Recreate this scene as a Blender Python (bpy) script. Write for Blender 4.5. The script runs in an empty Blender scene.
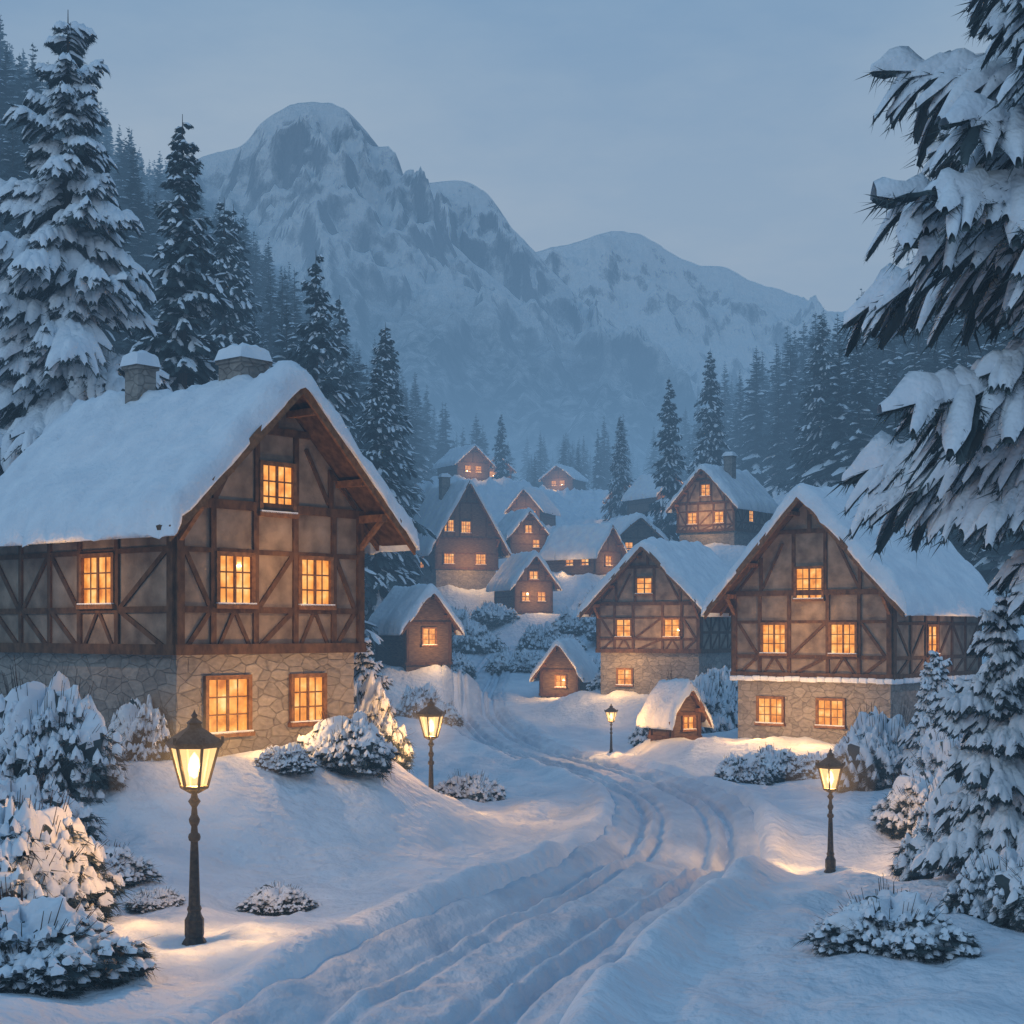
import bpy, math, random
import numpy as np
from mathutils import Vector
rng=np.random.default_rng(7)
random.seed(7)
scene=bpy.context.scene
scene.view_settings.view_transform='Standard'
scene.view_settings.look='None'
scene.view_settings.exposure=0
# ---------------------------------------------------------------- helpers
_R=np.random.default_rng(99).random((256,256))
def vnoise(x,y,s=0):
    x=np.asarray(x,float)+s*17.31; y=np.asarray(y,float)+s*9.73
    xi=np.floor(x).astype(int); yi=np.floor(y).astype(int)
    fx=x-xi; fy=y-yi
    fx=fx*fx*(3-2*fx); fy=fy*fy*(3-2*fy)
    a=_R[xi&255,yi&255]; b=_R[(xi+1)&255,yi&255]; c=_R[xi&255,(yi+1)&255]; d=_R[(xi+1)&255,(yi+1)&255]
    return (a*(1-fx)+b*fx)*(1-fy)+(c*(1-fx)+d*fx)*fy
def fbm(x,y,o=4,s=0):
    t=0;a=1;n=0
    for i in range(o):
        t=t+a*(vnoise(x*2**i,y*2**i,s+i*3)-.5); n+=a; a*=.5
    return t/n*2
def ridged(x,y,o=5,s=0):
    t=0;a=1;n=0
    for i in range(o):
        v=1-np.abs(vnoise(x*2**i,y*2**i,s+i*3)*2-1); t=t+a*v*v; n+=a; a*=.5
    return t/n
def sst(x,a,b):
    t=np.clip((np.asarray(x,float)-a)/(b-a),0,1); return t*t*(3-2*t)
def new_mat(name):
    m=bpy.data.materials.new(name); m.use_nodes=True
    nt=m.node_tree; nt.nodes.clear()
    o=nt.nodes.new('ShaderNodeOutputMaterial')
    return m,nt,o
def N(nt,t,**k):
    n=nt.nodes.new(t)
    for a,b in k.items(): setattr(n,a,b)
    return n
def ramp(nt,stops):
    r=nt.nodes.new('ShaderNodeValToRGB')
    e=r.color_ramp.elements
    e[0].position=stops[0][0]; e[0].color=(*stops[0][1],1)
    e[1].position=stops[-1][0]; e[1].color=(*stops[-1][1],1)
    for p,c in stops[1:-1]:
        k=e.new(p); k.color=(*c,1)
    return r
def simple_mat(name,stops,scale=5,rough=.8,bump=.3,bscale=None,stretch=(1,1,1),detail=4,bdist=.05,bdet=4):
    m,nt,o=new_mat(name); L=nt.links.new
    tc=N(nt,'ShaderNodeTexCoord'); mp=N(nt,'ShaderNodeMapping'); mp.inputs['Scale'].default_value=stretch
    L(tc.outputs['Object'],mp.inputs[0])
    n=N(nt,'ShaderNodeTexNoise'); n.inputs['Scale'].default_value=scale; n.inputs['Detail'].default_value=detail
    L(mp.outputs[0],n.inputs['Vector'])
    r=ramp(nt,stops); L(n.outputs['Fac'],r.inputs[0])
    p=N(nt,'ShaderNodeBsdfPrincipled'); p.inputs['Roughness'].default_value=rough
    p.inputs['Specular IOR Level'].default_value=.2
    L(r.outputs[0],p.inputs['Base Color'])
    if bump:
        b=N(nt,'ShaderNodeBump'); b.inputs['Strength'].default_value=bump; b.inputs['Distance'].default_value=bdist
        n2=N(nt,'ShaderNodeTexNoise'); n2.inputs['Scale'].default_value=bscale or scale*2; n2.inputs['Detail'].default_value=bdet
        L(mp.outputs[0],n2.inputs['Vector']); L(n2.outputs['Fac'],b.inputs['Height']); L(b.outputs[0],p.inputs['Normal'])
    L(p.outputs[0],o.inputs[0])
    return m
M_snow=simple_mat('snow',[(.3,(.72,.79,.86)),(.7,(.84,.90,.95))],scale=1.5,detail=2,rough=.65,bump=.7,bscale=6,bdist=.10)
M_tsnow=simple_mat('tree_snow',[(.3,(.72,.79,.86)),(.7,(.84,.90,.95))],scale=1.5,detail=1,rough=.7,bump=.5,bscale=9,bdist=.08,bdet=1)
M_gsnow=simple_mat('ground_snow',[(.3,(.66,.75,.84)),(.7,(.80,.87,.94))],scale=.8,detail=2,rough=.65,bump=1,bscale=3.5,bdist=.14)
M_timber=simple_mat('dark_timber',[(.3,(.05,.028,.016)),(.7,(.14,.078,.042))],scale=6,stretch=(1,1,.6),bump=.6,bscale=22,bdist=.02)
M_wood=simple_mat('warm_wood',[(.3,(.11,.055,.025)),(.7,(.27,.135,.06))],scale=7,stretch=(1,1,1),bump=.5,bscale=20,bdist=.02)
M_plaster=simple_mat('plaster',[(.25,(.09,.068,.052)),(.45,(.19,.15,.115)),(.6,(.27,.215,.165)),(.8,(.36,.29,.225))],scale=1.7,detail=8,bump=.6,bscale=10,bdist=.03)
M_bark=simple_mat('bark',[(.3,(.03,.022,.018)),(.7,(.08,.06,.05))],scale=8,stretch=(2,2,.3),bump=.8,bdist=.05)
M_needle=simple_mat('spruce_needles',[(.35,(.03,.048,.055)),(.65,(.08,.11,.115))],scale=2,rough=.9,bump=0,detail=1)
M_iron=simple_mat('lamp_iron',[(.3,(.03,.03,.03)),(.7,(.08,.07,.06))],scale=20,rough=.45,bump=.2,bdist=.01)
M_plank=simple_mat('plank_wall',[(.3,(.07,.048,.032)),(.7,(.19,.13,.085))],scale=3,stretch=(1,1,7),bump=.7,bscale=6,bdist=.04)
def stone_mat():
    m,nt,o=new_mat('rubble_stone'); L=nt.links.new
    tc=N(nt,'ShaderNodeTexCoord'); mp=N(nt,'ShaderNodeMapping'); mp.inputs['Scale'].default_value=(1,1,1.7)
    L(tc.outputs['Object'],mp.inputs[0])
    v=N(nt,'ShaderNodeTexVoronoi'); v.inputs['Scale'].default_value=2.2; L(mp.outputs[0],v.inputs['Vector'])
    ve=N(nt,'ShaderNodeTexVoronoi'); ve.feature='DISTANCE_TO_EDGE'; ve.inputs['Scale'].default_value=2.2; L(mp.outputs[0],ve.inputs['Vector'])
    sp=N(nt,'ShaderNodeSeparateColor'); L(v.outputs['Color'],sp.inputs[0])
    n=N(nt,'ShaderNodeTexNoise'); n.inputs['Scale'].default_value=6; n.inputs['Detail'].default_value=6; L(mp.outputs[0],n.inputs['Vector'])
    r=ramp(nt,[(0,(.13,.12,.11)),(.5,(.25,.23,.205)),(1,(.38,.35,.31))])
    mx=N(nt,'ShaderNodeMath',operation='MULTIPLY_ADD'); L(sp.outputs[0],mx.inputs[0]); mx.inputs[1].default_value=.4; 
    L(n.outputs['Fac'],mx.inputs[2]); 
    sb=N(nt,'ShaderNodeMath',operation='SUBTRACT'); L(mx.outputs[0],sb.inputs[0]); sb.inputs[1].default_value=.22
    L(sb.outputs[0],r.inputs[0])
    er=ramp(nt,[(0,(.5,.5,.5)),(.05,(1,1,1))]); L(ve.outputs['Distance'],er.inputs[0])
    mm=N(nt,'ShaderNodeMixRGB',blend_type='MULTIPLY'); mm.inputs[0].default_value=.6; L(r.outputs[0],mm.inputs[1]); L(er.outputs[0],mm.inputs[2])
    p=N(nt,'ShaderNodeBsdfPrincipled'); p.inputs['Roughness'].default_value=.9; L(mm.outputs[0],p.inputs['Base Color'])
    b=N(nt,'ShaderNodeBump'); b.inputs['Strength'].default_value=.8; b.inputs['Distance'].default_value=.06
    ad=N(nt,'ShaderNodeMath',operation='ADD'); L(er.outputs[0],ad.inputs[0]); L(n.outputs['Fac'],ad.inputs[1]); L(ad.outputs[0],b.inputs['Height'])
    L(b.outputs[0],p.inputs['Normal']); L(p.outputs[0],o.inputs[0]); return m
M_stone=stone_mat()
def pane_mat(name,strength):
    m,nt,o=new_mat(name); L=nt.links.new
    tc=N(nt,'ShaderNodeTexCoord'); n=N(nt,'ShaderNodeTexNoise'); n.inputs['Scale'].default_value=2.6; n.inputs['Detail'].default_value=4
    L(tc.outputs['Object'],n.inputs['Vector'])
    r=ramp(nt,[(.3,(.55,.15,.02)),(.45,(.88,.31,.05)),(.56,(1.0,.42,.09)),(.72,(1.0,.66,.25))]); L(n.outputs['Fac'],r.inputs[0])
    e=N(nt,'ShaderNodeEmission'); e.inputs['Strength'].default_value=strength; L(r.outputs[0],e.inputs[0])
    g=N(nt,'ShaderNodeBsdfGlossy'); g.inputs['Roughness'].default_value=.1; g.inputs[0].default_value=(.05,.05,.05,1)
    a=N(nt,'ShaderNodeAddShader'); L(e.outputs[0],a.inputs[0]); L(g.outputs[0],a.inputs[1]); L(a.outputs[0],o.inputs[0])
    m.cycles.emission_sampling='NONE'; return m
M_pane=pane_mat('lit_window_glass',1.25)
def bulb_mat():
    m,nt,o=new_mat('lamp_mantle'); L=nt.links.new
    t=N(nt,'ShaderNodeBsdfTransparent'); e=N(nt,'ShaderNodeEmission'); e.inputs[0].default_value=(1,.75,.38,1); e.inputs[1].default_value=2.2
    a=N(nt,'ShaderNodeAddShader'); L(t.outputs[0],a.inputs[0]); L(e.outputs[0],a.inputs[1]); L(a.outputs[0],o.inputs[0]); m.cycles.emission_sampling='NONE'; return m
M_bulb=bulb_mat()
def glass_mat():
    m,nt,o=new_mat('lantern_glass'); L=nt.links.new
    t=N(nt,'ShaderNodeBsdfTransparent'); t.inputs[0].default_value=(1,.93,.8,1)
    e=N(nt,'ShaderNodeEmission'); e.inputs[0].default_value=(1,.62,.27,1); e.inputs[1].default_value=1.6
    mx=N(nt,'ShaderNodeMixShader'); mx.inputs[0].default_value=.5
    L(t.outputs[0],mx.inputs[1]); L(e.outputs[0],mx.inputs[2]); L(mx.outputs[0],o.inputs[0]); m.cycles.emission_sampling='NONE'; return m
M_glass=glass_mat()
def halo_mat(i,s):  # emission-only volume painting the lantern halo; it scatters no lamp light
    m,nt,o=new_mat('halo_glow_%d'%i)
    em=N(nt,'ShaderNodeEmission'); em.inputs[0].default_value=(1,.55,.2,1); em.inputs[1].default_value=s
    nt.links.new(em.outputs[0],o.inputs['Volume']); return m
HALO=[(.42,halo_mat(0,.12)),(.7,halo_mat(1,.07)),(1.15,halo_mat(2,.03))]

class MB:
    def __init__(s): s.v=[]; s.f=[]; s.m=[]
    def add(s,vs,fs,mi=0):
        b=len(s.v); s.v.extend([tuple(map(float,q)) for q in vs]); s.f.extend([[b+i for i in f] for f in fs]); s.m.extend([mi]*len(fs))
    def box8(s,c,mi=0):
        s.add(c,[(0,1,2,3),(7,6,5,4),(0,4,5,1),(1,5,6,2),(2,6,7,3),(3,7,4,0)],mi)
    def box(s,x0,x1,y0,y1,z0,z1,mi=0):
        s.box8([(x0,y0,z0),(x1,y0,z0),(x1,y1,z0),(x0,y1,z0),(x0,y0,z1),(x1,y0,z1),(x1,y1,z1),(x0,y1,z1)],mi)
    def obj(s,name,mats,parent=None,smooth=False,bevel=0):
        me=bpy.data.meshes.new(name); me.from_pydata(s.v,[],s.f)
        for m in mats: me.materials.append(m)
        me.polygons.foreach_set('material_index',s.m)
        if smooth: me.polygons.foreach_set('use_smooth',[True]*len(s.f))
        me.update()
        import bmesh
        bm=bmesh.new(); bm.from_mesh(me); bmesh.ops.recalc_face_normals(bm,faces=bm.faces); bm.to_mesh(me); bm.free()
        o=bpy.data.objects.new(name,me); scene.collection.objects.link(o)
        if parent: o.parent=parent
        if bevel:
            bv=o.modifiers.new('bevel','BEVEL'); bv.width=bevel; bv.segments=2
        return o
def grid_obj(name,X,Y,Z,mat,parent=None):
    nr,nc=X.shape
    me=bpy.data.meshes.new(name)
    V=np.stack([X,Y,Z],-1).reshape(-1,3)
    i=np.arange(nr*nc).reshape(nr,nc)
    F=np.stack([i[:-1,:-1],i[:-1,1:],i[1:,1:],i[1:,:-1]],-1).reshape(-1,4)
    me.from_pydata(V.tolist(),[],F.tolist()); me.materials.append(mat)
    me.polygons.foreach_set('use_smooth',[True]*len(F)); me.update()
    o=bpy.data.objects.new(name,me); scene.collection.objects.link(o)
    if parent: o.parent=parent
    return o
# ---------------------------------------------------------------- terrain (eye level is z = 0)
CY=[-60,0,16,20,30,40,55,75,85,100,120,150,165,190,240,320,450,700,1000,2000,6000]
CZ=[-4.2,-4.2,-4.2,-4.3,-4.65,-4.95,-5.25,-5.30,-4.95,-4.0,-2.2,1.8,4.6,8.5,16,27,40,66,95,200,200]
RY=[4,16,22,27,33,40,46,54,62,70,80,90,100,115,130,150,165,200]
RX=[-2.4,-1.4,.2,1.9,3.6,4.7,5.0,4.2,1.9,.1,-1.4,-2.4,-2.7,-1.7,-.4,-.2,-.4,2]
def spl(y,ys,xs):
    y=np.asarray(y,float); w=.0; t=0
    for o,k in ((-4,1),(-2,2),(0,3),(2,2),(4,1)):
        t=t+k*np.interp(y+o*np.clip(y/40,.4,2),ys,xs); w+=k
    return t/w
PADS=[(-8.6,36.5,-2.8,4.4,9.3),(14.0,61.5,-4.3,6,10),(9.5,88,-3.6,5,9),(-6.0,154,4.2,6,12),(-6.2,92,-2.2,2.6,6),
(2.0,142,1.6,4,8),(1,168,8.2,4,12),(8,153,5.5,5,11),(18.5,133,7.2,6,14),(3.4,97,-4.2,2,5),(7.6,63,-4.6,1.2,3.5),(14.5,165,7.4,5,12),
(-6.5,253,25,7,20),(17,228,17,6,18),(23,210,16,6,18),(2,222,15,5,16),(-3,300,29,6,20),(10,330,30,8,25),
(-4.32,20.4,-4.28,.4,2),(-2.09,38.7,-4.83,.5,2.5),(7.24,34.1,-5.5,.8,6),(4.3,62,-5.25,.5,2)]
def base_h(x,y):
    x=np.asarray(x,float); y=np.asarray(y,float)
    z=spl(y,CY,CZ)
    f=sst(y,55,150)
    dl=np.maximum(0,-x-9-.02*y); dr=np.maximum(0,x-13-.07*y)
    z=z+f*240*(1-np.exp(-1.0*dl/240))+f*180*(1-np.exp(-.66*dr/180))
    z=z+(1-f)*(.12*np.maximum(0,-x-4)+.10*np.maximum(0,x-10))
    for px,py,pz,a,b in PADS:
        d=np.hypot(x-px,y-py); w=1-sst(d,a,b); z=z*(1-w)+pz*w
    return z
def road_s(x,y): return x-spl(y,RY,RX)
def ground_h(x,y):
    x=np.asarray(x,float); y=np.asarray(y,float)
    z=base_h(x,y)
    s=np.abs(road_s(x,y)); rm=(1-sst(s,1.5,2.1))*(1-sst(y,118,130))
    bump=.26*fbm(x/2.6,y/3.2,4,1)+.20*fbm(x/.8,y/1.0,3,5)
    nr=1-sst(s,2,5); bump=bump*(1-.45*nr)
    far=sst(y,60,300); bump=bump*(1+far*4)
    bank=.26*np.exp(-((s-2.2)/.45)**2)*(1-sst(y,95,125))*(.5+1.0*vnoise(x/1.2,y/2.0,8))*(1-.6*sst(y,45,70))
    return z+bump*(1-rm)+bank-.35*rm
ys=np.concatenate([np.linspace(-60,7,14),np.geomspace(8,6000,560)])
t=np.linspace(-1,1,470); t=.5*t+.5*t**3
X=(26+.62*np.maximum(ys,0))[:,None]*t[None,:]*1.0+0
Y=np.repeat(ys[:,None],len(t),1)
ground=grid_obj('snowy_ground',X,Y,ground_h(X,Y),M_gsnow)
# road
ys=np.geomspace(5,132,1000); s=np.linspace(-2.2,2.2,90)
S,Y=np.meshgrid(s,ys); X=S+spl(Y,RY,RX)
Z=base_h(X,Y)-.12
wob=.12*fbm(Y/6,Y*0+3,3,2)
dd=(1+1.3*sst(Y,35,75))*(1-.8*sst(Y,95,125))
for c,w,d in ((-1.1,.17,.17),(-.62,.15,.12),(.55,.16,.15),(1.08,.17,.18)):
    Z-=dd*d*(.7+.7*vnoise(Y/3,Y*0+c*5,4))*np.exp(-((S-c-wob*(1+.3*c))/w)**2)
    Z+=.4*d*np.exp(-((S-c-.28-wob*(1+.3*c))/.12)**2)*(.3+vnoise(X/.4,Y/.6,6))
Z+=.08*fbm(X/.4,Y/.8,3,11)+.06*fbm(X/1.3,Y/2,2,14)
Z+=.16*sst(np.abs(S),1.35,1.75)-.7*sst(np.abs(S),1.85,2.2)-1.0*sst(Y,121,131)
M_road=simple_mat('packed_snow',[(.3,(.50,.59,.69)),(.7,(.67,.75,.83))],scale=1.2,detail=2,rough=.6,bump=.9,bscale=5,stretch=(1,.6,1),bdist=.1)
grid_obj('snowy_road',X,Y,Z,M_road)
# ---------------------------------------------------------------- mountains
def mountain_mat(name,zf,zw,rk=.51):
    m,nt,o=new_mat(name); L=nt.links.new
    g=N(nt,'ShaderNodeNewGeometry'); sx=N(nt,'ShaderNodeSeparateXYZ'); L(g.outputs['Position'],sx.inputs[0])
    sn=N(nt,'ShaderNodeSeparateXYZ'); L(g.outputs['Normal'],sn.inputs[0])
    def noise(sc,det,st=(1,1,1),ro=.65):
        mp=N(nt,'ShaderNodeMapping'); mp.inputs['Scale'].default_value=st; L(g.outputs['Position'],mp.inputs[0])
        n=N(nt,'ShaderNodeTexNoise'); n.inputs['Scale'].default_value=sc; n.inputs['Detail'].default_value=det; n.inputs['Roughness'].default_value=ro; L(mp.outputs[0],n.inputs['Vector']); return n
    n1=noise(.009,9,(2.0,1,.8),.72)
    a=N(nt,'ShaderNodeMath',operation='MULTIPLY_ADD'); L(sn.outputs[2],a.inputs[0]); a.inputs[1].default_value=-.8; a.inputs[2].default_value=rk
    b=N(nt,'ShaderNodeMath',operation='ADD'); L(a.outputs[0],b.inputs[0]); L(n1.outputs['Fac'],b.inputs[1])
    rr=ramp(nt,[(.49,(0,0,0)),(.56,(.6,.6,.6)),(.66,(1,1,1))]); L(b.outputs[0],rr.inputs[0])
    snow=(.88,.92,.96); rock=(.20,.225,.27)
    mx=N(nt,'ShaderNodeMixRGB'); L(rr.outputs[0],mx.inputs[0]); mx.inputs[1].default_value=(*snow,1); mx.inputs[2].default_value=(*rock,1)
    n2=noise(.006,6,(1,1,1)); n3=noise(.06,4)
    c=N(nt,'ShaderNodeMath',operation='MULTIPLY_ADD'); L(n2.outputs['Fac'],c.inputs[0]); c.inputs[1].default_value=zw*2.2; L(sx.outputs[2],c.inputs[2])
    d=N(nt,'ShaderNodeMapRange'); L(c.outputs[0],d.inputs[0]); d.inputs[1].default_value=zf+zw*1.6; d.inputs[2].default_value=zf+zw*.6; 
    e=N(nt,'ShaderNodeMath',operation='MULTIPLY_ADD'); L(n3.outputs['Fac'],e.inputs[0]); e.inputs[1].default_value=3.2; e.inputs[2].default_value=-.8; e.use_clamp=True
    f=N(nt,'ShaderNodeMath',operation='MULTIPLY'); f.use_clamp=True; L(d.outputs[0],f.inputs[0]); L(e.outputs[0],f.inputs[1])
    mx2=N(nt,'ShaderNodeMixRGB'); L(f.outputs[0],mx2.inputs[0]); L(mx.outputs[0],mx2.inputs[1]); mx2.inputs[2].default_value=(.02,.035,.05,1)
    p=N(nt,'ShaderNodeBsdfPrincipled'); p.inputs['Roughness'].default_value=.9; L(mx2.outputs[0],p.inputs['Base Color'])
    bp=N(nt,'ShaderNodeBump'); bp.inputs['Strength'].default_value=1; bp.inputs['Distance'].default_value=40; L(n1.outputs['Fac'],bp.inputs['Height']); L(bp.outputs[0],p.inputs['Normal'])
    L(p.outputs[0],o.inputs[0]); return m
def mountain(D,pts,front,back,seed,mat,amp):
    k=D/1500
    xs=np.array([(p[0]-512)*k for p in pts]); zs=np.array([(630-p[1])*k for p in pts])
    X,T=np.meshgrid(np.linspace(xs[0],xs[-1],420),np.concatenate([np.linspace(-1,0,170),np.linspace(.02,1,30)]))
    Y=np.where(T<0,D+T*front,D+T*back)
    wx=X+40*k/1.5*fbm(X/(160*k),Y/(160*k),3,seed+40)*np.minimum(1,np.abs(T)*4)+ (T<0)*T*front*.12
    s0=0
    for o in (-6,-3,0,3,6): s0=s0+np.interp(wx+o*k,xs,zs)/5
    g=1-np.abs(T)**.95
    r=ridged(wx/(75*k),Y/(230*k),6,seed)-.45
    r2=fbm(X/(22*k),Y/(40*k),5,seed+9)
    ins=np.minimum(1,np.abs(T)*7)
    Z=60+(s0-60)*g+amp*k*(r*ins*(.4+g)*1.5+ .26*r2*(.34+ins))
    Z=Z-40*(np.abs(T)>.97)
    return grid_obj('snowy_mountain',X,Y,Z,mat)
MA=mountain_mat('mountain_rock_snow',330,90)
MC=mountain_mat('mountain_rock_snow_far',260,120,.49)
mountain(2200,[(-500,300),(-200,230),(0,200),(140,190),(195,160),(215,150),(238,150),(262,120),(290,102),(318,100),(342,108),(366,128),(390,165),(412,190),(430,225),(470,262),(520,300),(560,345),(620,385),(700,430),(860,500),(1100,560)],1150,700,3,MA,62)
mountain(2900,[(200,420),(330,290),(395,200),(418,184),(445,180),(475,185),(498,205),(515,232),(535,250),(570,290),(610,325),(680,375),(800,430),(1100,520)],1000,700,21,MA,55)
mountain(3800,[(300,420),(440,300),(525,252),(560,246),(590,238),(618,230),(640,234),(665,250),(690,265),(722,266),(750,280),(778,290),(805,302),(870,330),(1000,370),(1300,400),(1700,520)],1400,900,33,MC,45)
# ---------------------------------------------------------------- houses
def lump_cap(mb,x0,x1,y0,y1,z,h,mi):
    n=9; vs=[];fs=[]
    for i in range(n):
        for j in range(n):
            a=i/(n-1)*2-1; b=j/(n-1)*2-1
            hh=h*max(0,(1-abs(a)**4))**.5*max(0,(1-abs(b)**4))**.5*random.uniform(.9,1.08)
            vs.append(((x0+x1)/2+a*(x1-x0)/2,(y0+y1)/2+b*(y1-y0)/2,z+hh))
    for i in range(n-1):
        for j in range(n-1): fs.append((i*n+j,(i+1)*n+j,(i+1)*n+j+1,i*n+j+1))
    mb.add(vs,fs,mi)
def house(name,cx,cy,z0,yaw,W,L,stone,timber,e,rise,wins,style='half',snowT=.35,chims=(),of=.8,ob=.4,ledge=False,inset=.14,deep=2.0,glow=()):
    """origin = centre of the front wall; yaw in degrees; rise = ridge height above wall-top at wall line"""
    root=bpy.data.objects.new(name,None); scene.collection.objects.link(root)
    root.location=(cx,cy,z0); root.rotation_euler=(0,0,math.radians(yaw)); root.empty_display_size=1
    h1=stone; h2=stone+timber; zr=h2+rise; hs=W/2+e; slope=rise/(W/2); ze=h2-slope*e
    fc={'F':lambda u,o,z:(u,-o,z),'L':lambda u,o,z:(-W/2-o,u,z),'R':lambda u,o,z:(W/2+o,u,z)}
    def beam(mb,face,p1,p2,w,o0,o1,mi=0):
        p1=np.array(p1,float);p2=np.array(p2,float);d=(p2-p1)/max(1e-6,np.linalg.norm(p2-p1));n=np.array([-d[1],d[0]])*w/2
        c=[p1-n,p2-n,p2+n,p1+n]; f=fc[face]
        mb.box8([f(a[0],o0,a[1]) for a in c]+[f(a[0],o1,a[1]) for a in c],mi)
    mb=MB(); i=inset
    if stone>0: mb.box(-W/2+i,W/2-i,i,L-i,-deep,h1+.02,1)
    zb=h1 if stone>0 else -deep
    v=[(-W/2,0,zb),(W/2,0,zb),(W/2,0,h2),(0,0,zr-.05),(-W/2,0,h2)]
    v2=[(a,L,c) for a,b,c in v]
    mb.add(v+v2,[(0,1,2,3,4),(9,8,7,6,5),(0,5,6,1),(1,6,7,2),(2,7,8,3),(3,8,9,4),(4,9,5,0)],0)
    mb.obj('walls',[M_plaster if style=='half' else M_plank,M_stone],root)
    mb=MB(); B=.19 if W>4.5 else .14
    zb=max(h1,0)
    jit=lambda a:random.uniform(-a,a)
    def level(face,u0,u1,wl):
        beam(mb,face,(u0-.06,zb+B*.6),(u1+.06,zb+B*.6),B*1.25,-.02,.1)
        beam(mb,face,(u0,h2-B*.5),(u1,h2-B*.5),B*1.1,-.02,.075)
        for u in (u0+B/2,u1-B/2): beam(mb,face,(u,zb),(u,h2),B*1.1,-.02,.085)
        if style!='half':
            if timber>2 and W>3.5: beam(mb,face,(u0,zb+timber*.5),(u1,zb+timber*.5),B*.7,-.02,.04)
            return
        ws=[w for w in wl if zb-.1<w[1]<h2]
        if timber>1.8:
            edges=[u0+B]
            for w in sorted(ws):
                a,b=w[0]-w[2]/2-.16,w[0]+w[2]/2+.16
                for q in (a,b): beam(mb,face,(q,zb),(q,h2),B*.8,-.02,.06)
                edges+=[a,b]
            edges.append(u1-B)
            if ws:
                zs=min(w[1]-w[3]/2 for w in ws)-.14; zh=max(w[1]+w[3]/2 for w in ws)+.12
            else: zs=zb+timber*.4; zh=zb+timber*.8
            beam(mb,face,(u0,zs),(u1,zs),B*.75,-.02,.055)
            if zh<h2-.25: beam(mb,face,(u0,zh),(u1,zh),B*.6,-.02,.05)
            for q in range(0,len(edges)-1,2):
                a,b=edges[q],edges[q+1]
                if b-a>.45:
                    n=max(1,int(round((b-a)/1.3)))
                    for s_ in range(n):
                        aa=a+(b-a)*s_/n; bb=a+(b-a)*(s_+1)/n
                        if s_: beam(mb,face,(aa,zb),(aa,h2),B*.7,-.02,.058)
                        zq=min(zh,h2-.1)
                        if (s_+q//2)%2: beam(mb,face,(aa+.05,zs),(bb-.05,zq),B*.62,-.02,.045)
                        else: beam(mb,face,(bb-.05,zs),(aa+.05,zq),B*.62,-.02,.045)
                        beam(mb,face,(aa+.05,zb+.1),(bb-.05,zs),B*.62,-.02,.043)
            for w in ws:
                a,b=w[0]-w[2]/2,w[0]+w[2]/2; m=(a+b)/2
                if zs-zb>.35:
                    beam(mb,face,(a,zb+.15),(m,zs),B*.5,-.02,.04); beam(mb,face,(b,zb+.15),(m,zs),B*.5,-.02,.042)
    level('F',-W/2,W/2,[w[1:] for w in wins if w[0]=='F'])
    level('L',0,L,[w[1:] for w in wins if w[0]=='L'])
    level('R',0,L,[w[1:] for w in wins if w[0]=='R'])
    aw=[w[1:] for w in wins if w[0]=='F' and w[2]>h2-.3]
    zt=h2+rise*.62; ut=(zr-zt)/slope
    if W>3.2:
        beam(mb,'F',(-ut,zt),(ut,zt),B*.9,-.02,.07)
        qs=[]
        for w in aw: qs+=[w[0]-w[2]/2-.14,w[0]+w[2]/2+.14]
        qs+=[-W*.31,W*.31]
        if not aw: qs+=[0]
        for q in qs: beam(mb,'F',(q,h2),(q,min(zt,zr-abs(q)*slope-.1)),B*.75,-.02,.06)
        if style=='half':
            for sg in (-1,1):
                beam(mb,'F',(sg*W*.46,h2+.05),(sg*W*.31,h2+rise*.32),B*.55,-.02,.045)
                beam(mb,'F',(sg*W*.30,h2+.1),(sg*W*.17,h2+rise*.5),B*.55,-.02,.046)
        beam(mb,'F',(0,zt),(0,zr-.15),B*.8,-.02,.06)
    mb.obj('timber_frame',[M_timber],root)
    mb=MB(); t=.1
    for sg in (-1,1):
        a=(0,zr); b=(sg*hs,ze)
        mb.box8([(a[0],-of,a[1]),(b[0],-of,b[1]),(b[0],L+ob,b[1]),(a[0],L+ob,a[1]),(a[0],-of,a[1]+t),(b[0],-of,b[1]+t),(b[0],L+ob,b[1]+t),(a[0],L+ob,a[1]+t)],0)
        bw=.26 if W>4.5 else .18
        for yy,y2 in ((-of-.06,-of+.01),):
            mb.box8([(0,yy,zr-bw),(sg*(hs+.03),yy,ze-bw),(sg*(hs+.03),y2,ze-bw),(0,y2,zr-bw),(0,yy,zr+t*.9),(sg*(hs+.03),yy,ze+t*.9),(sg*(hs+.03),y2,ze+t*.9),(0,y2,zr+t*.9)],1)
        for fr in (.12,.55,.97):
            u=sg*fr*hs; z=zr-abs(u)*slope-.16
            if abs(u)<W/2+.1: mb.box(u-.08,u+.08,-of+.02,.02,z-.1,z+.06,1)
        if W>4.5:
            u=sg*(W/2-.1); mb.box(u-.09,u+.09,-of+.05,-.08,h2-.3,h2-.12,1)
            mb.box8([(u-.06,-.06,h2-1.0),(u+.06,-.06,h2-1.0),(u+.06,-.06,h2-.86),(u-.06,-.06,h2-.86),(u-.06,-of+.15,h2-.32),(u+.06,-of+.15,h2-.32),(u+.06,-of+.15,h2-.2),(u-.06,-of+.15,h2-.2)],1)
        nr=int(L/.7)
        for q in range(nr):
            yy=.2+q*.7
            u0_,u1_=sg*(W/2+.01),sg*(hs-.05)
            mb.box8([(u0_,yy,h2-.16),(u1_,yy,ze-.12),(u1_,yy+.1,ze-.12),(u0_,yy+.1,h2-.16),(u0_,yy,h2-.02),(u1_,yy,ze+.02),(u1_,yy+.1,ze+.02),(u0_,yy+.1,h2-.02)],1)
    mb.obj('roof_boards',[M_timber,M_wood],root)
    T=snowT
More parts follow.
